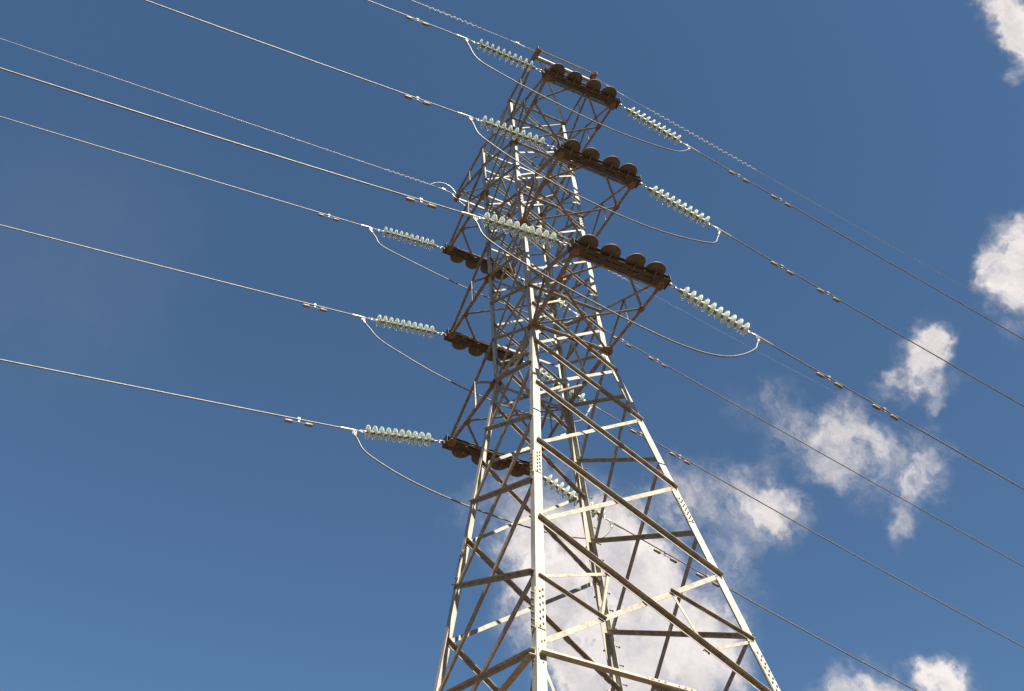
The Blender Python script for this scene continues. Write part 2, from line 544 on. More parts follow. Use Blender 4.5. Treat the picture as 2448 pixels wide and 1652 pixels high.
# added dark wooded ring, unseen below the frame, to block low sky light
RIDGE_BLOCKER = noise_material('sky_blocking_ridge_foliage', (0.022, 0.022, 0.010), (0.060, 0.055, 0.024), 0.95, 0.0, 0.06, (1, 1, 1),
                      (0.09, 0.065, 0.035), 0.6, 0.0, 0.35, 0.65)
h = Mesh()
NA, NR = 120, 14
hr = random.Random(3)
ph = [hr.uniform(0, 6.28) for _ in range(12)]
for j in range(NR):
    t = j / (NR - 1)
    rad = 95 + 520 * t ** 1.6
    for i in range(NA):
        q = 2 * math.pi * i / NA
        crest = 34 + 9 * math.sin(3 * q + ph[0]) + 6 * math.sin(7 * q + ph[1]) + 3 * math.sin(15 * q + ph[2])
        rise = min(1.0, max(0.0, (t - 0.02) / 0.16))
        zz = -0.4 + (crest + 90 * t) * rise * rise * (3 - 2 * rise) * (1 if j < NR - 1 else 0)
        zz += (hr.uniform(-1.6, 1.6) if 0 < j < NR - 1 and rise > 0 else 0)
        h.v.append((rad * math.cos(q), rad * math.sin(q), zz))
for j in range(NR - 1):
    for i in range(NA):
        k = (i + 1) % NA
        h.f.append((j * NA + i, j * NA + k, (j + 1) * NA + k, (j + 1) * NA + i))
ho = h.build('sky_blocking_ridge', RIDGE_BLOCKER, None, True)
ho['kind'] = 'structure'

# ------------------------------------------------------------------ tower
tower = link('lattice_tower', None)
tower.empty_display_size = 1
thing(tower, 'tall galvanised steel lattice pylon carrying the power lines against the sky', 'transmission tower')

ZT = 11.085
LZ = [11.085, 9.3, 7.87, 6.41, 5.02, 3.57, 2.17, 0.77, -0.70, -2.34, -4.285, -6.39, -8.94]      # faces along the line
TZ = [11.085, 9.95, 8.42, 7.02, 5.6, 4.137, 2.91, 1.48, 0.0, -1.48, -3.43, -5.35, -7.56, -9.1]   # faces across the line
LEG_T = 0.011


def leg_w(z):
    return 0.105 if z >= 0 else 0.128


def ortho(a, e):
    return (e - a * e.dot(a)).normalized()


def make_leg(name):
    sx, sy = SGN[name]
    m = Mesh()
    for z0, z1 in ((-ZG, 0.0), (0.0, ZT + 0.06)):
        p0, p1 = corner(name, z0), corner(name, z1)
        a = (p1 - p0).normalized()
        e1 = ortho(a, V((0, -sy, 0)))
        e2 = ortho(a, V((-sx, 0, 0)))
        w = leg_w(0.5 * (z0 + z1))
        if z0 >= 0:
            p0 = p0 + a * 0.0 - e1 * 0.0
        m.angle(p0, p1, e1, e2, w, w, LEG_T)
    o = m.build('leg', STEEL, tower)
    # splice cover plates with bolts
    for zc, hl in ((-4.85, 0.30), (-8.3, 0.40), (5.35, 0.24)):
        p0, p1 = corner(name, zc - hl), corner(name, zc + hl)
        a = (p1 - p0).normalized()
        e1 = ortho(a, V((0, -sy, 0)))
        e2 = ortho(a, V((-sx, 0, 0)))
        w = leg_w(zc)
        for e, other in ((e1, e2), (e2, e1)):
            mm = Mesh()
            n = -other
            q0 = p0 + n * 0.002 + e * 0.012
            q1 = p1 + n * 0.002 + e * 0.012
            ww = w * 0.86
            mm.poly_prism([q0, q0 + e * ww, q0 + e * ww + n * 0.010, q0 + n * 0.010], q1 - q0)
            nb = 6 if hl > 0.25 else 4
            for i in range(nb):
                fr = (i + 0.5) / nb
                for cc in (0.30, 0.68):
                    f2 = fr + (0.22 if cc > 0.5 else -0.22) / nb
                    hexbolt(mm, q0.lerp(q1, f2) + e * ww * cc + n * 0.010, n, 0.014, 0.016)
            sp = mm.build('splice_plate', STEEL, o)
            sp.data.materials.append(BOLT)
            nf = 6
            for p in sp.data.polygons[nf:]:
                p.material_index = 1
    # heavier kink joint plate where the body starts to splay
    p = corner(name, 0.0)
    for e, n in ((V((0, -sy, 0)), V((sx, 0, 0))), (V((-sx, 0, 0)), V((0, sy, 0)))):
        mm = Mesh()
        n0 = n * (LEG_T * 0 + 0.003)
        k = p + n0
        up, dn = V((0, 0, 1)), V((0, 0, -1))
        mm.plate([k + up * 0.20 + e * 0.01, k + up * 0.20 + e * 0.10, k + up * 0.05 + e * 0.24, k + dn * 0.06 + e * 0.24,
                  k + dn * 0.20 + e * 0.10, k + dn * 0.20 + e * 0.01], n, 0.008)
        for dz in (-0.15, -0.08, 0.0, 0.08, 0.15):
            for de in (0.04, 0.075):
                hexbolt(mm, k + up * dz + e * de + n * 0.004, n, 0.012, 0.014)
        mm.build('joint_plate', STEEL, o)
    return o


legs = {k: make_leg(k) for k in 'NRLF'}

# climbing pegs on the far leg
for i in range(34):
    z = -0.9 - i * 0.36
    p = corner('F', z)
    m = Mesh()
    if i % 2 == 0 or i > 4:
        q = p + V((0.045, 0, 0))
        dirn = V((0, 1, 0))
    else:
        q = p + V((0, -0.045, 0))
        dirn = V((-1, 0, 0))
    m.cyl(q, q + dirn * 0.145, 0.009, 0.009, 6)
    m.cyl(q + dirn * 0.135, q + dirn * 0.150, 0.016, 0.016, 6)
    m.build('step_bolt', BOLT, legs['F'])
    if i % 3 == 1:
        m = Mesh()
        q = p + V((0.0, -0.05, 0))
        d2 = V((-1, 0, 0))
        m.cyl(q, q + d2 * 0.145, 0.009, 0.009, 6)
        m.cyl(q + d2 * 0.135, q + d2 * 0.150, 0.016, 0.016, 6)
        m.build('step_bolt', BOLT, legs['F'])

FACES = {'NR': ('N', 'R', V((1, 0, 0))), 'LF': ('L', 'F', V((-1, 0, 0))),
         'NL': ('N', 'L', V((0, -1, 0))), 'FR': ('F', 'R', V((0, 1, 0)))}


def face_normal(face):
    return FACES[face][2]


def gauge(leg, z, face):
    """middle of the leg flange lying in this face, on its outer surface"""
    p = corner(leg, z)
    a, b, n = FACES[face]
    other = b if leg == a else a
    e = (corner(other, z) - p).normalized()
    return p + e * leg_w(z) * 0.52


def brace(face, p0, p1, w, outer, name='diagonal_brace', t=0.006, mat=None, upper_heel=True, bolts=True, ext=0.045, parent=None):
    n = face_normal(face)
    a = (p1 - p0).normalized()
    n = (n - a * n.dot(a)).normalized()
    v = n.cross(a)
    if v.z < 0:
        v = -v
    if not upper_heel:
        v = -v
    off = n * 0.003 if outer else -n * (LEG_T + 0.003)
    o2 = n if outer else -n
    q0 = p0 - a * ext + off + v * (w / 2)
    q1 = p1 + a * ext + off + v * (w / 2)
    m = Mesh()
    m.angle(q0, q1, -v, o2, w, w, t)
    nf = len(m.f)
    if bolts:
        for p, s in ((p0, 1), (p1, -1)):
            for dd in (0.0, 0.05):
                c = p + a * s * dd
                if outer:
                    hexbolt(m, c + off + n * t, n, 0.011, 0.012)
                else:
                    hexbolt(m, c, n, 0.011, 0.012)
    o = m.build(name, mat or BRACE, parent or tower)
    if bolts:
        o.data.materials.append(BOLT)
        for p in o.data.polygons[nf:]:
            p.material_index = 1
    return o


def lacing(face, zs, first_outer):
    a, b, n = FACES[face]
    for i in range(len(zs) - 1):
        z0, z1 = zs[i], zs[i + 1]
        w = 0.045 if z1 > -0.2 else (0.058 if z1 > -4.5 else 0.066)
        if face == 'NR' and z1 <= -2:
            w *= 1.06
        # a high -> b low, and a low -> b high
        brace(face, gauge(a, z0, face), gauge(b, z1, face), w, first_outer)
        brace(face, gauge(a, z1, face), gauge(b, z0, face), w, not first_outer)


lacing('NR', LZ, True)       # N high -> R low on the outside
lacing('LF', LZ, False)      # L high -> F low on the inside, L low -> F high outside
lacing('NL', TZ, False)      # a = N: N high -> L low inside, L high -> N low outside
lacing('FR', TZ, False)

# horizontal struts round the body
for z in (11.085, 9.95, 8.42, 5.6, 4.137, 1.48, 0.0):
    for f in FACES:
        a, b, n = FACES[f]
        brace(f, gauge(a, z - 0.02, f), gauge(b, z - 0.02, f), 0.052 if z > 0.5 else 0.062, f in ('NR', 'LF'), 'horizontal_brace', bolts=True)
for f in FACES:
    a, b, n = FACES[f]
    # belt beam above the leg extension, a gusset in its middle and the K members below it
    zb = -9.12
    p0, p1 = gauge(a, zb, f), gauge(b, zb, f)
    brace(f, p0, p1, 0.09, True, 'belt_beam', 0.008, STEEL, upper_heel=False)
    mid = (p0 + p1) / 2
    zlo = -ZG + 0.15
    e = (p1 - p0).normalized()
    nn = n
    m = Mesh()
    k = mid + nn * 0.016
    m.plate([k - e * 0.34 + V((0, 0, .05)), k + e * 0.34 + V((0, 0, .05)), k + e * 0.28 - V((0, 0, .12)), k + e * 0.1 - V((0, 0, .24)),
             k - e * 0.1 - V((0, 0, .24)), k - e * 0.28 - V((0, 0, .12))], nn, 0.008)
    nf = len(m.f)
    for q in (-0.28, -0.19, -0.1, 0.1, 0.19, 0.28):
        hexbolt(m, k + e * q + V((0, 0, .02)) + nn * 0.004, nn, 0.016, 0.016)
        hexbolt(m, k + e * q * 0.6 - V((0, 0, .09)) + nn * 0.004, nn, 0.016, 0.016)
    o = m.build('gusset_plate', STEEL, tower)
    o.data.materials.append(BOLT)
    for p in o.data.polygons[nf:]:
        p.material_index = 1
    for leg, s in ((a, -1), (b, 1)):
        foot = gauge(leg, zlo, f)
        top = mid + e * 0.12 * s - V((0, 0, .12))
        brace(f, top, foot, 0.075, False, 'base_brace')
        # redundants between the K member and the leg
        for fr, fl in ((0.33, 0.22), (0.66, 0.58)):
            kp = top.lerp(foot, fr)
            lp = gauge(leg, zb + (zlo - zb) * fl, f)
            brace(f, kp, lp, 0.04, True, 'redundant_brace', 0.005)
        kp = top.lerp(foot, 0.33)
        brace(f, kp, gauge(leg, zb - 0.12, f), 0.04, False, 'redundant_brace', 0.005)

# redundant bracing in the tall bottom panel of the faces along the line
for f in ('NR', 'LF'):
    a, b, n = FACES[f]
    z0, z1 = LZ[-2], LZ[-1]
    D0, D1 = gauge(a, z0, f), gauge(b, z1, f)      # a high -> b low
    B0, B1 = gauge(a, z1, f), gauge(b, z0, f)
    for leg, dd, bb in ((a, (D0, D1), (B0, B1)), (b, (B1, B0), (D1, D0))):
        zl = -7.66 if leg == a else -7.68
        lp = gauge(leg, zl, f)
        up = dd[0].lerp(dd[1], 0.30)
        lo = bb[0].lerp(bb[1], 0.30)
        brace(f, lp, up, 0.045, leg == b, 'redundant_brace', 0.005)
        brace(f, lp + V((0, 0, -0.03)), lo, 0.045, leg == a, 'redundant_brace', 0.005)
        brace(f, up, lo, 0.038, False, 'redundant_brace', 0.005, bolts=False)


def strut(m, p0, p1, w, t, side=None):
    """small equal angle between two points, flange plane roughly vertical"""
    a = (p1 - p0).normalized()
    up = V((0, 0, 1))
    if abs(a.z) > 0.95:
        up = V((-1, 0, 0))
    e2 = ortho(a, up)
    e1 = a.cross(e2)
    if side is not None and e1.dot(side) < 0:
        e1 = -e1
    m.angle(p0 - e2 * (w / 2), p1 - e2 * (w / 2), e2, e1, w, w, t)


# plan bracing (diamond) at the arm levels
for z in (8.42, 4.137, 0.0):
    c = {k: corner(k, z) for k in 'NRLF'}
    mids = [(c['N'] + c['R']) / 2, (c['R'] + c['F']) / 2, (c['F'] + c['L']) / 2, (c['L'] + c['N']) / 2]
    for i in range(4):
        m = Mesh()
        p, q = mids[i] - V((0, 0, .05)), mids[(i + 1) % 4] - V((0, 0, .05))
        d = (q - p).normalized()
        strut(m, p + d * 0.02, q - d * 0.02, 0.045, 0.005)
        m.build('plan_brace', BRACE, tower)

# ------------------------------------------------------------------ cross arms
ARMZ = [0.0, 4.137, 8.425]
AX = CFG['A']
BY = CFG['B']


def cross_arm(k, s):
    z = ARMZ[k]
    lv = 'lowest middle topmost'.split()[k]
    side = 'near' if s > 0 else 'far'
    A, B = AX[k], BY[k]
    body = {-1: 'N' if s > 0 else 'L', 1: 'R' if s > 0 else 'F'}
    tip = {e: W(s * A, e * B, z) for e in (-1, 1)}
    bot = {e: corner(body[e], z) for e in (-1, 1)}
    top = {e: corner(body[e], z + 1.48) for e in (-1, 1)}
    out = V((s, 0, 0))
    m = Mesh()
    for e in (-1, 1):
        ed = V((0, e, 0))
        # bottom chord: horizontal flange on the underside, vertical flange outside
        a = (tip[e] - bot[e]).normalized()
        e_in = ortho(a, -ed)
        m.angle(bot[e] + ed * 0.012 - a * 0.05, tip[e] + ed * 0.012 + a * 0.06, e_in, V((0, 0, 1)), 0.062, 0.062, 0.007)
        # top chord
        tt = tip[e] + V((0, 0, 0.07)) + out * 0.03
        a = (tt - top[e]).normalized()
        e_in = ortho(a, -ed)
        m.angle(top[e] + ed * 0.012 - a * 0.04, tt + ed * 0.012, e_in, a.cross(e_in) if a.cross(e_in).z > 0 else -a.cross(e_in), 0.052, 0.052, 0.006)
        # rust-stained plates at the leg and at the tip
    q0, q1 = tip[-1] - out * 0.13 + V((0, 0, 0.012)), tip[1] - out * 0.13 + V((0, 0, 0.012))
    m.angle(q0, q1, -out, V((0, 0, 1)), 0.045, 0.045, 0.006)
    arm = m.build('cross_arm', ARM_STEEL, tower)
    nodes = {}
    for e in (-1, 1):
        ed = V((0, e, 0))
        nodes[e] = bot[e].lerp(tip[e], 0.63 if e > 0 else 0.61)
        # post and diagonal in the side panel
        post_f = 0.60                       # fraction from the tip
        b_ = tip[e].lerp(bot[e], post_f)
        t_ = (tip[e] + V((0, 0, 0.07))).lerp(top[e], post_f)
        mm = Mesh()
        strut(mm, b_ + ed * 0.016, t_ + ed * 0.016, 0.04, 0.005, -ed)
        mm.build('arm_brace', BRACE, arm)
        mm = Mesh()
        strut(mm, bot[e] + ed * 0.006 + V((0, 0, .04)), t_ + ed * 0.004, 0.038, 0.005, -ed)
        mm.build('arm_brace', ARM_STEEL, arm)
        # gusset plates
        for c, r, nm in ((bot[e], 0.15, 'n'), (nodes[e], 0.085, 'n'), (tip[e] - out * 0.10, 0.11, 'n')):
            mm = Mesh()
            kq = c + V((0, 0, -0.006)) - ed * 0.03
            pts = [kq + V((math.cos(q) * r * 1.15, math.sin(q) * r * 0.8, 0)) for q in [math.radians(x) for x in (20, 75, 130, 200, 255, 320)]]
            mm.plate(pts, V((0, 0, 1)), 0.008)
            for q in (0.5, 2.1, 3.9, 5.4):
                hexbolt(mm, kq + V((math.cos(q) * r * 0.6, math.sin(q) * r * 0.45, -0.004)), V((0, 0, -1)), 0.011, 0.012)
            mm.build('gusset_plate', GUSSET, arm)
    # plan bracing of the underside
    mid1 = tip[-1].lerp(tip[1], 0.41)
    mid2 = tip[-1].lerp(tip[1], 0.57)
    for p, q in ((nodes[-1], bot[1]), (nodes[1], bot[-1]), (nodes[-1], mid1), (nodes[1], mid2)):
        mm = Mesh()
        d = (q - p).normalized()
        hs = ortho(d, V((0, 0, 1)))
        e1 = d.cross(hs)
        if e1.x < 0:
            e1 = -e1
        dz = V((0, 0, 0.008 if (p, q) == (nodes[-1], bot[1]) else 0.024))
        mm.angle(p + dz - e1 * 0.025, q + dz - e1 * 0.025, e1, hs, 0.05, 0.05, 0.005)
        mm.build('arm_brace', ARM_STEEL, arm)
    # tip beam: two channels back to back with batten plates, end plates
    mm = Mesh()
    yd = V((0, 1, 0))
    Ln = B * U + 0.075
    c0 = W(s * A, 0, z) + V((0, 0, 0.004))
    for q in (-1, 1):
        xo = V((q, 0, 0))
        web = c0 + xo * 0.011
        mm.box(web + V((0, 0, 0.075)), xo * 0.0035, yd * Ln, V((0, 0, 0.075)))
        for zz in (0.004, 0.146):
            mm.box(web + xo * (0.0035 + 0.041) + V((0, 0, zz)), xo * 0.041, yd * Ln, V((0, 0, 0.004)))
    for yy in (-0.86, -0.42, 0.1, 0.5, 0.86):
        mm.box(c0 + yd * (yy * B * U) + V((0, 0, -0.005)), V((0.085, 0, 0)), yd * 0.07, V((0, 0, 0.003)))
        mm.box(c0 + yd * (yy * B * U) + V((0, 0, 0.157)), V((0.085, 0, 0)), yd * 0.07, V((0, 0, 0.003)))
    for e in (-1, 1):
        mm.box(c0 + yd * (e * (Ln + 0.006)) + V((0, 0, 0.07)), V((0.125, 0, 0)), yd * 0.005, V((0, 0, 0.10)))
        mm.box(c0 + yd * (e * (Ln - 0.16)) + V((0, 0, -0.0105)), V((0.12, 0, 0)), yd * 0.155, V((0, 0, 0.0025)))
        # lug that takes the insulator
        mm.box(c0 + yd * (e * (Ln + 0.04)) + V((0, 0, 0.035)), V((0.006, 0, 0)), yd * 0.03, V((0, 0, 0.035)))
    mm.build('tip_beam', BEAM, arm)
    # four conical bird guards above the outer channel, each on its bracket
    ys = (-0.90, -0.33, 0.30, 0.82) if s > 0 else (-0.70, -0.16, 0.38, 0.88)
    for i, yy in enumerate(ys):
        gm = Mesh()
        r = 0.195
        cz = c0 + out * 0.145 + yd * (yy * U * B / 1.13) + V((0, 0, 0.07))
        tilt = V((out.x * 0.06 * ((i % 2) * 2 - 1), 0.05 * math.sin(i * 2.3), 1)).normalized()
        gm.lathe([(0.0, r), (0.012, r), (0.020, r * 0.97), (0.115, 0.028), (0.122, 0.010), (0.110, 0.006), (0.101, 0.024), (0.010, r * 0.93)], cz, tilt, 28)
        gd = gm.build('bird_guard', GUARD, arm)
        bm_ = Mesh()
        q0 = cz - out * 0.10 - V((0, 0, 0.075))
        bm_.tube([q0 - out * 0.02 + V((0, 0, -0.008)), q0 + out * 0.05 + V((0, 0, -0.012)), q0 + out * 0.12 + V((0, 0, -0.004)), q0 + out * 0.125 + V((0, 0, 0.05)), cz + V((0, 0, 0.105))], 0.009, 6)
        bm_.build('guard_bracket', ARM_STEEL, arm)
    return arm


arms = {}
for k in range(3):
    for s in (1, -1):
        arms[(k, s)] = cross_arm(k, s)


def earth_arm(s):
    A, B, z = AX[3], BY[3], CFG['ze']
    body = {-1: 'N' if s > 0 else 'L', 1: 'R' if s > 0 else 'F'}
    tip = {e: W(s * A, e * B, z) for e in (-1, 1)}
    top = {e: corner(body[e], 11.085) for e in (-1, 1)}
    low = {e: corner(body[e], 9.95) for e in (-1, 1)}
    out = V((s, 0, 0))
    m = Mesh()
    for e in (-1, 1):
        ed = V((0, e, 0))
        for st, tp in ((top[e], tip[e] + V((0, 0, .02))), (low[e], tip[e] - V((0, 0, .06)))):
            a = (tp - st).normalized()
            e_in = ortho(a, -ed)
            n2 = a.cross(e_in)
            if n2.z < 0:
                n2 = -n2
            m.angle(st + ed * 0.012 - a * 0.04, tp + ed * 0.012, e_in, n2, 0.052, 0.052, 0.006)
    q0, q1 = tip[-1] - out * 0.16 + V((0, 0, 0.02)), tip[1] - out * 0.16 + V((0, 0, 0.02))
    m.angle(q0, q1, -out, V((0, 0, 1)), 0.045, 0.045, 0.006)
    arm = m.build('earth_wire_arm', ARM_STEEL, tower)
    yd = V((0, 1, 0))
    c0 = W(s * A, 0, z)
    for q in (0, 1):
        mm = Mesh()
        Ln = B * U
        mm.angle(c0 - yd * Ln + out * (0.06 - q * 0.15) + V((0, 0, -0.05)), c0 + yd * Ln + out * (0.06 - q * 0.15) + V((0, 0, -0.05)),
                 V((0, 0, 1)), out if q == 0 else -out, 0.06, 0.05, 0.006)
        mm.build('tip_rail', STEEL, arm)
    for e in (-1, 1):
        mm = Mesh()
        ce = c0 + yd * (e * (B * U + 0.006)) + V((0, 0, -0.02))
        mm.box(ce, V((0.15, 0, 0)), yd * 0.005, V((0, 0, 0.075)))
        mm.box(ce + yd * (e * -0.045) + V((0, 0, -0.08)), V((0.15, 0, 0)), yd * 0.05, V((0, 0, 0.004)))
        mm.box(ce + yd * (e * -0.045) + V((0, 0, 0.08)), V((0.13, 0, 0)), yd * 0.05, V((0, 0, 0.004)))
        mm.build('end_plate', GUSSET, arm)
        ed = V((0, e, 0))
        for fr in (0.55,):
            b_ = (tip[e] - V((0, 0, .06))).lerp(low[e], fr)
            t_ = (tip[e] + V((0, 0, .02))).lerp(top[e], fr)
            mm = Mesh()
            strut(mm, b_ + ed * 0.016, t_ + ed * 0.016, 0.04, 0.005, -ed)
            mm.build('arm_brace', BRACE, arm)
    for p, q in ((tip[-1], top[1]),):
        mm = Mesh()
        d = (q - p).normalized()
        hs = V((0, 0, 1))
        e1 = d.cross(hs)
        mm.angle(p + d * 0.08 - e1 * 0.022, q - d * 0.05 - e1 * 0.022, e1, hs, 0.045, 0.045, 0.005)
        mm.build('arm_brace', BRACE, arm)
    return arm


for s in (1, -1):
    earth_arm(s)

# ------------------------------------------------------------------ lines
WIRES = CFG['wires']


def wire_point(w, s):
    p, d, c = V(w['P']), V(w['dir']), w['c']
    return p + d * s + V((0, 0, c[0] + c[1] * s + c[2] * s * s))


def wire_point_long(w, s, s_join=16.0, far=140.0):
    """measured curve near the tower, eased into a long shallow span beyond the frame"""
    c = w['c']
    if s <= s_join:
        return wire_point(w, s)
    p = wire_point(w, s_join)
    sl = c[1] + 2 * c[2] * s_join
    d = V(w['dir'])
    u = s - s_join
    return p + d * u + V((0, 0, sl * u * math.exp(-u / 160.0) + 0.0005 * u * u))


def frame_from(a):
    """rotation whose local X is a and local Z as high as it can be"""
    a = a.normalized()
    z = ortho(a, V((0, 0, 1)))
    y = z.cross(a)
    return Matrix((a, y, z)).transposed().to_4x4()


# ---- one insulator disc, shared by all strings (axis +X, cap towards the tower)
gm = Mesh()
X = V((1, 0, 0))
gm.lathe([(h_, r_ * 1.12) for h_, r_ in [(-0.012, 0.040), (-0.006, 0.060), (0.006, 0.090), (0.022, 0.118), (0.040, 0.1275), (0.050, 0.1270), (0.052, 0.121), (0.043, 0.113),
          (0.034, 0.100), (0.050, 0.092), (0.052, 0.086), (0.030, 0.079), (0.027, 0.070), (0.046, 0.064), (0.047, 0.058), (0.022, 0.050),
          (0.020, 0.030)]], V((0, 0, 0)), X, 32)
DISC = gm.data('glass_disc', True)
DISC.materials.append(GLASS)
cm = Mesh()
cm.lathe([(-0.092, 0.016), (-0.090, 0.030), (-0.080, 0.037), (-0.030, 0.041), (-0.012, 0.050), (-0.002, 0.050), (-0.002, 0.020)], V((0, 0, 0)), X, 16)
cm.cyl(V((0.0, 0, 0)), V((0.066, 0, 0)), 0.013, 0.013, 8)
CAPM = cm.data('metal_cap', True)
CAPM.materials.append(CAP)

PITCH = 0.146
D0 = 0.40
NAMES = {'L': 'left', 'R': 'right'}
LEVEL = {'t': 'topmost', 'm': 'middle', 'b': 'lowest'}
SIDE = {'n': 'near', 'f': 'far'}
ARM_OF = {'t': 2, 'm': 1, 'b': 0}


def insulator_string(key, label):
    w = WIRES[key]
    e = -1 if key[0] == 'L' else 1
    s = 1 if key[2] == 'n' else -1
    k = ARM_OF[key[3]]
    att = W(s * AX[k], e * BY[k], ARMZ[k]) + V((0, e * 0.125, 0.035))
    end = wire_point(w, w['lug'])
    a = end - att
    L = a.length
    root = link('insulator_string', None)
    root.matrix_world = Matrix.Translation(att) @ frame_from(a)
    root.empty_display_size = 0.2
    thing(root, label, 'insulator', 'glass insulator strings')
    d0 = max(0.30, L - 1.80 - 0.0) if False else D0 - 0.1
    for i in range(10):
        o = link('glass_disc', DISC, root)
        o.matrix_parent_inverse = Matrix.Identity(4)
        o.location = (d0 + i * PITCH, 0, 0)
        c = link('metal_cap', CAPM, o)
    # shackles and links at both ends
    m = Mesh()
    m.cyl(V((0.0, 0, 0)), V((0.05, 0, 0)), 0.014, 0.014, 8)
    for q in (-1, 1):
        m.cyl(V((-0.015, q * 0.028, 0)), V((0.12, q * 0.024, 0)), 0.010, 0.010, 8)
    m.cyl(V((0.115, -0.032, 0)), V((0.115, 0.032, 0)), 0.011, 0.011, 8)
    m.cyl(V((0.105, 0, 0)), V((d0 - 0.085, 0, 0)), 0.015, 0.015, 8)
    m.build('shackle', FIT, root, True)
    m = Mesh()
    x1 = d0 + 9 * PITCH + 0.05
    m.cyl(V((x1, 0, 0)), V((x1 + 0.07, 0, 0)), 0.022, 0.016, 8)
    m.cyl(V((x1 + 0.05, 0, -0.028)), V((x1 + 0.05, 0, 0.028)), 0.011, 0.011, 8)
    for q in (-1, 1):
        m.cyl(V((x1 + 0.04, 0, q * 0.024)), V((max(x1 + 0.16, L - 0.13), 0, q * 0.020)), 0.009, 0.009, 8)
    m.cyl(V((max(x1 + 0.15, L - 0.14), 0, -0.028)), V((max(x1 + 0.15, L - 0.14), 0, 0.028)), 0.011, 0.011, 8)
    m.build('clevis_link', FIT, root, True)
    return att, end


def line_samples(w, s0, s1):
    pts, s = [], s0
    while s < s1:
        pts.append(wire_point_long(w, s))
        s += 0.25 if s < 20 else 2.5
    return pts


def conductor(key, label):
    w = WIRES[key]
    m = Mesh()
    m.tube(line_samples(w, w['lug'] + 0.05, 150), 0.0138, 8)
    o = m.build('power_line', ALU, None, True)
    thing(o, label, 'power cable', 'phase conductors of the line')
    # compression dead end: eye, body, tapered mouth
    m = Mesh()
    s0, s1 = w['lug'] - 0.14, max(w['de'], w['lug'] + 0.28)
    p = [wire_point(w, w['lug'] + 0.001 + (s1 - w['lug']) * i / 6) for i in range(7)]
    back = (p[0] - p[2]).normalized()
    att0 = p[0] + back * 0.15
    m.tube([att0] + p, [0.014, 0.024, 0.024, 0.024, 0.024, 0.024, 0.021, 0.017], 10)
    m.build('dead_end_clamp', FIT, o, True)
    # flat jumper pad hanging from the clamp
    m = Mesh()
    lp = wire_point(w, w['lug'])
    d = V(w['dir'])
    m.box(lp + V((0, 0, -0.05)) - d * 0.01, d * 0.042, V((d.y, -d.x, 0)) * 0.008, V((0, 0, 0.05)))
    for q in (-1, 1):
        for zz in (-0.03, -0.07):
            hexbolt(m, lp + V((0, 0, zz)) + d * (q * 0.02 - 0.01) + V((d.y, -d.x, 0)) * 0.008, V((d.y, -d.x, 0)), 0.011, 0.014)
            hexbolt(m, lp + V((0, 0, zz)) + d * (q * 0.02 - 0.01) - V((d.y, -d.x, 0)) * 0.008, -V((d.y, -d.x, 0)), 0.011, 0.014)
    m.build('jumper_pad', CLAMP, o)
    return o


def damper(w, s, label):
    p = wire_point(w, s)
    q = wire_point(w, s + 0.05)
    root = link('vibration_damper', None)
    root.matrix_world = Matrix.Translation(p) @ frame_from(q - p)
    root.empty_display_size = 0.1
    thing(root, label, 'vibration damper', 'vibration dampers hung under the conductors')
    m = Mesh()
    m.box(V((0, 0, 0.006)), V((0.028, 0, 0)), V((0, 0.024, 0)), V((0, 0, 0.028)))
    m.box(V((0, 0.004, -0.045)), V((0.020, 0, 0)), V((0, 0.010, 0)), V((0, 0, 0.034)))
    m.cyl(V((0, -0.03, -0.02)), V((0, 0.034, -0.02)), 0.010, 0.010, 6)
    m.build('clamp', CLAMP, root)
    m = Mesh()
    m.tube([V((-0.25, 0, -0.086)), V((-0.12, 0, -0.078)), V((0, 0, -0.075)), V((0.12, 0, -0.078)), V((0.25, 0, -0.086))], 0.0065, 6)
    m.build('messenger_cable', ALU, root, True)
    for k in (-1, 1):
        m = Mesh()
        m.lathe([(0, 0.010), (0.0, 0.030), (0.02, 0.034), (0.14, 0.032), (0.155, 0.022), (0.158, 0.008)], V((k * 0.125, 0, -0.086)), V((k, 0, 0)), 14)
        m.cyl(V((k * 0.16, 0, -0.105)), V((k * 0.16, 0, -0.140)), 0.010, 0.008, 6)
        m.build('damper_weight', DAMP, root, True)


ARMTXT = {'n': 'arm reaching towards the viewer', 'f': 'arm on the far side of the tower'}
WHERE = {
    'L_nt': 'left of the topmost near cross arm',
    'L_nm': 'left of the middle near cross arm',
    'L_nb': 'left of the lowest near cross arm',
    'L_ft': 'left of the highest far cross arm',
    'L_fm': 'left of the middle far cross arm',
    'L_fb': 'left of the lowest far cross arm',
    'R_nt': 'right of the top near cross arm',
    'R_nm': 'right of the middle near cross arm',
    'R_nb': 'right of the lowest near cross arm',
    'R_ft': 'right of the highest far cross arm, behind the steelwork',
    'R_fm': 'right of the middle far cross arm, behind the steelwork',
    'R_fb': 'right of the lowest far cross arm, against the cloud',
}
for key in WHERE:
    insulator_string(key, 'pale glass disc string ' + WHERE[key])
    conductor(key, 'aluminium power line running off ' + WHERE[key])
    ds = WIRES[key]['d']
    for i, s in enumerate(ds):
        pos = 'damper ' if len(ds) == 1 else ('inner damper ' if i == 0 else 'outer damper ')
        damper(WIRES[key], s, 'dumbbell ' + pos + 'on cable ' + WHERE[key])

# ---- jumper loops under the arms
JT = {'nt': 'under the top near cross arm', 'nm': 'under the middle near cross arm', 'nb': 'under the lowest near cross arm',
      'ft': 'under the highest far cross arm', 'fm': 'under the middle far cross arm', 'fb': 'under the lowest far cross arm'}


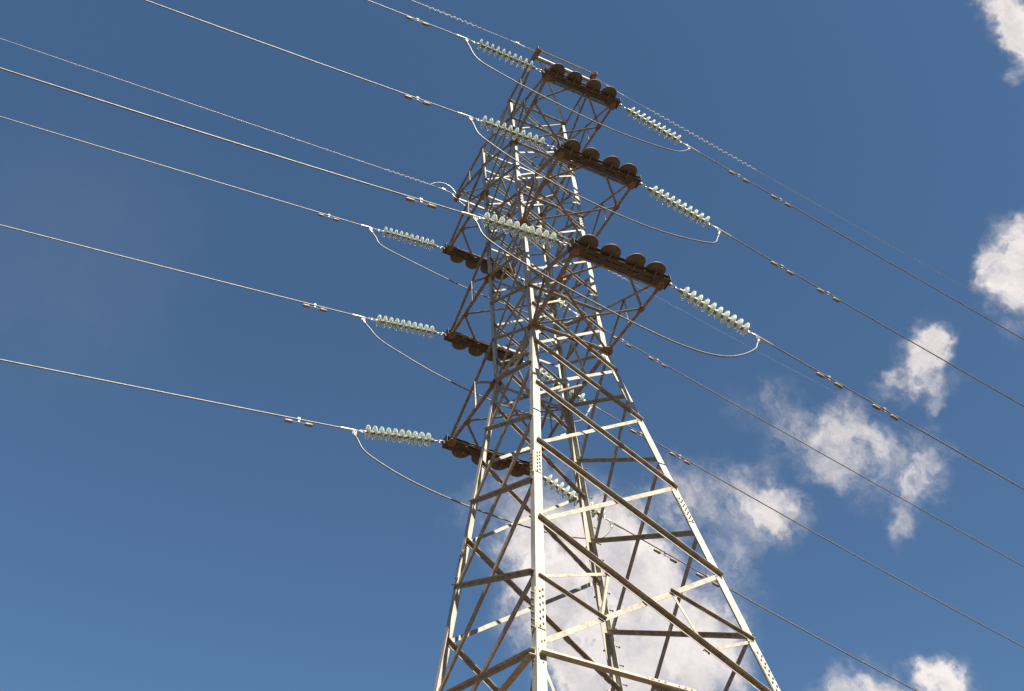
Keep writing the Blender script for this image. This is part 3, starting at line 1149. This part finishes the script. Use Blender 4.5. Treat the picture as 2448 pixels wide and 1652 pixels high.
def catmull(P, n=8):
    out = []
    Q = [P[0] * 2 - P[1]] + P + [P[-1] * 2 - P[-2]]
    for i in range(1, len(Q) - 2):
        for j in range(n):
            t = j / n
            a, b, c, d = Q[i - 1], Q[i], Q[i + 1], Q[i + 2]
            out.append(0.5 * ((2 * b) + (c - a) * t + (2 * a - 5 * b + 4 * c - d) * t * t + (3 * b - a - 3 * c + d) * t ** 3))
    out.append(P[-1])
    return out


for k, pts in CFG['jump'].items():
    P = [V(p) for p in pts]
    P[0] = P[0] - V((0, 0, 0.09))
    P[-1] = P[-1] - V((0, 0, 0.09))
    P = [p for i, p in enumerate(P) if i in (0, len(P) - 1) or ((p - P[0]).length > 0.12 and (p - P[-1]).length > 0.12)]
    # even the curve out
    for _ in range(2):
        P = [P[0]] + [P[i] * 0.6 + (P[i - 1] + P[i + 1]) * 0.2 if 2 < i < len(P) - 3 else P[i] for i in range(1, len(P) - 1)] + [P[-1]]
    C = catmull(P)
    m = Mesh()
    m.tube(C, 0.0155, 8)
    o = m.build('jumper_cable', ALU, None, True)
    thing(o, 'slack jumper loop of aluminium cable hanging ' + JT[k], 'jumper cable', 'jumper loops round the cross arms')
    for ends in (C[:5], C[-5:]):
        m = Mesh()
        m.tube(ends, 0.022, 10)
        m.build('jumper_sleeve', FIT, o, True)

# ---- earth wires
EW = {'EL_n': 'thin earth wire leaving the near peak to the upper left', 'EL_f': 'thin earth wire leaving the far peak across the left sky',
      'ER_n': 'thin earth wire leaving the near peak to the right, above all cables', 'ER_f': 'hair thin earth wire leaving the far peak, seen through the right side'}
SPAN = {'EL_n': (1.55, 3.12), 'EL_f': (0.85, 2.2), 'ER_n': (1.55, 4.97), 'ER_f': (2.0, 3.8)}
SP_LABEL = {'EL_n': 'pale helix wound on the earth wire at the top left of the peak', 'EL_f': 'fine pale helix wound on the earth wire left of the far peak',
            'ER_n': 'long pale helix wound on the earth wire right of the near peak', 'ER_f': 'pale helix on the thin earth wire seen past the lowest near cross arm'}
for key in EW:
    w = WIRES[key]
    e = -1 if key[1] == 'L' else 1
    s = 1 if key[3] == 'n' else -1
    anchor = W(s * AX[3], e * BY[3], CFG['ze']) + V((0, e * 0.02, -0.02))
    js = max(w['lug'], 0.45) if key != 'ER_f' else 0.7
    js = min(js, 0.9)
    m = Mesh()
    m.tube(line_samples(w, js, 150), 0.0056 if key != 'ER_f' else 0.0048, 8)
    o = m.build('earth_wire', EARTH, None, True)
    thing(o, EW[key], 'earth wire', 'overhead earth wires')
    jp = wire_point(w, js)
    m = Mesh()
    a = (jp - anchor)
    m.cyl(anchor + a * 0.02, anchor + a * 0.55, 0.010, 0.010, 6)
    m.cyl(anchor + V((0, 0, 0.05)) + a * 0.02, anchor + a * 0.5, 0.007, 0.007, 6)
    m.cyl(anchor + a * 0.5, jp + (wire_point(w, js + .1) - jp), 0.013, 0.010, 8)
    cc = anchor + a * 0.86
    f = frame_from(a).to_3x3()
    m.box(cc, f @ V((0.05, 0, 0)), f @ V((0, 0.022, 0)), f @ V((0, 0, 0.028)))
    m.build('tension_clamp', FIT, o)
    s0, s1 = SPAN[key]
    turns = (s1 - s0) / 0.15
    n = int(turns * 12)
    pts = []
    for i in range(n + 1):
        t = i / n
        sx = s0 + (s1 - s0) * t
        p = wire_point(w, sx)
        fr = frame_from(wire_point(w, sx + .05) - p).to_3x3()
        env = 0.026 * min(1, t * 8 + 0.3, (1 - t) * 8 + 0.3)
        if key[3] == 'f':
            env *= 0.8
        ph = 2 * math.pi * turns * t
        pts.append(p + fr @ V((0, math.cos(ph) * env, math.sin(ph) * env)))
    m = Mesh()
    m.tube(pts, 0.0062, 6)
    o = m.build('spiral_damper', SPIRAL, None, True)
    thing(o, SP_LABEL[key], 'spiral damper', 'spiral dampers on the earth wires')

# bonding lead looping over the far peak
w = WIRES['EL_f']
p0 = wire_point(w, 0.80)
p1 = W(-AX[3], -BY[3], CFG['ze']) + V((0.02, -0.01, 0.02))
c = [p0, p0.lerp(p1, 0.22) + V((0, 0, 0.22)), p0.lerp(p1, 0.55) + V((0, 0, 0.34)), p0.lerp(p1, 0.85) + V((0, 0, 0.22)), p1]
m = Mesh()
m.tube(catmull([V(x) for x in c]), 0.007, 6)
o = m.build('bonding_wire', FIT, None, True)
thing(o, 'short bright bonding lead arched from the far earth wire to its peak', 'bonding wire')

ex = -AX[3] * U
m = Mesh()
m.tube(catmull([V((ex, -1.02, 25.36)), V((ex, -0.62, 25.02)), V((ex, -0.08, 24.84)), V((ex, 0.45, 24.90)), V((ex, 0.92, 25.13)), V((ex, 1.20, 25.34))]), 0.007, 6)
o = m.build('earth_jumper', FIT, None, True)
thing(o, 'thin slack earth wire jumper slung beneath the far earth wire peak', 'jumper cable')
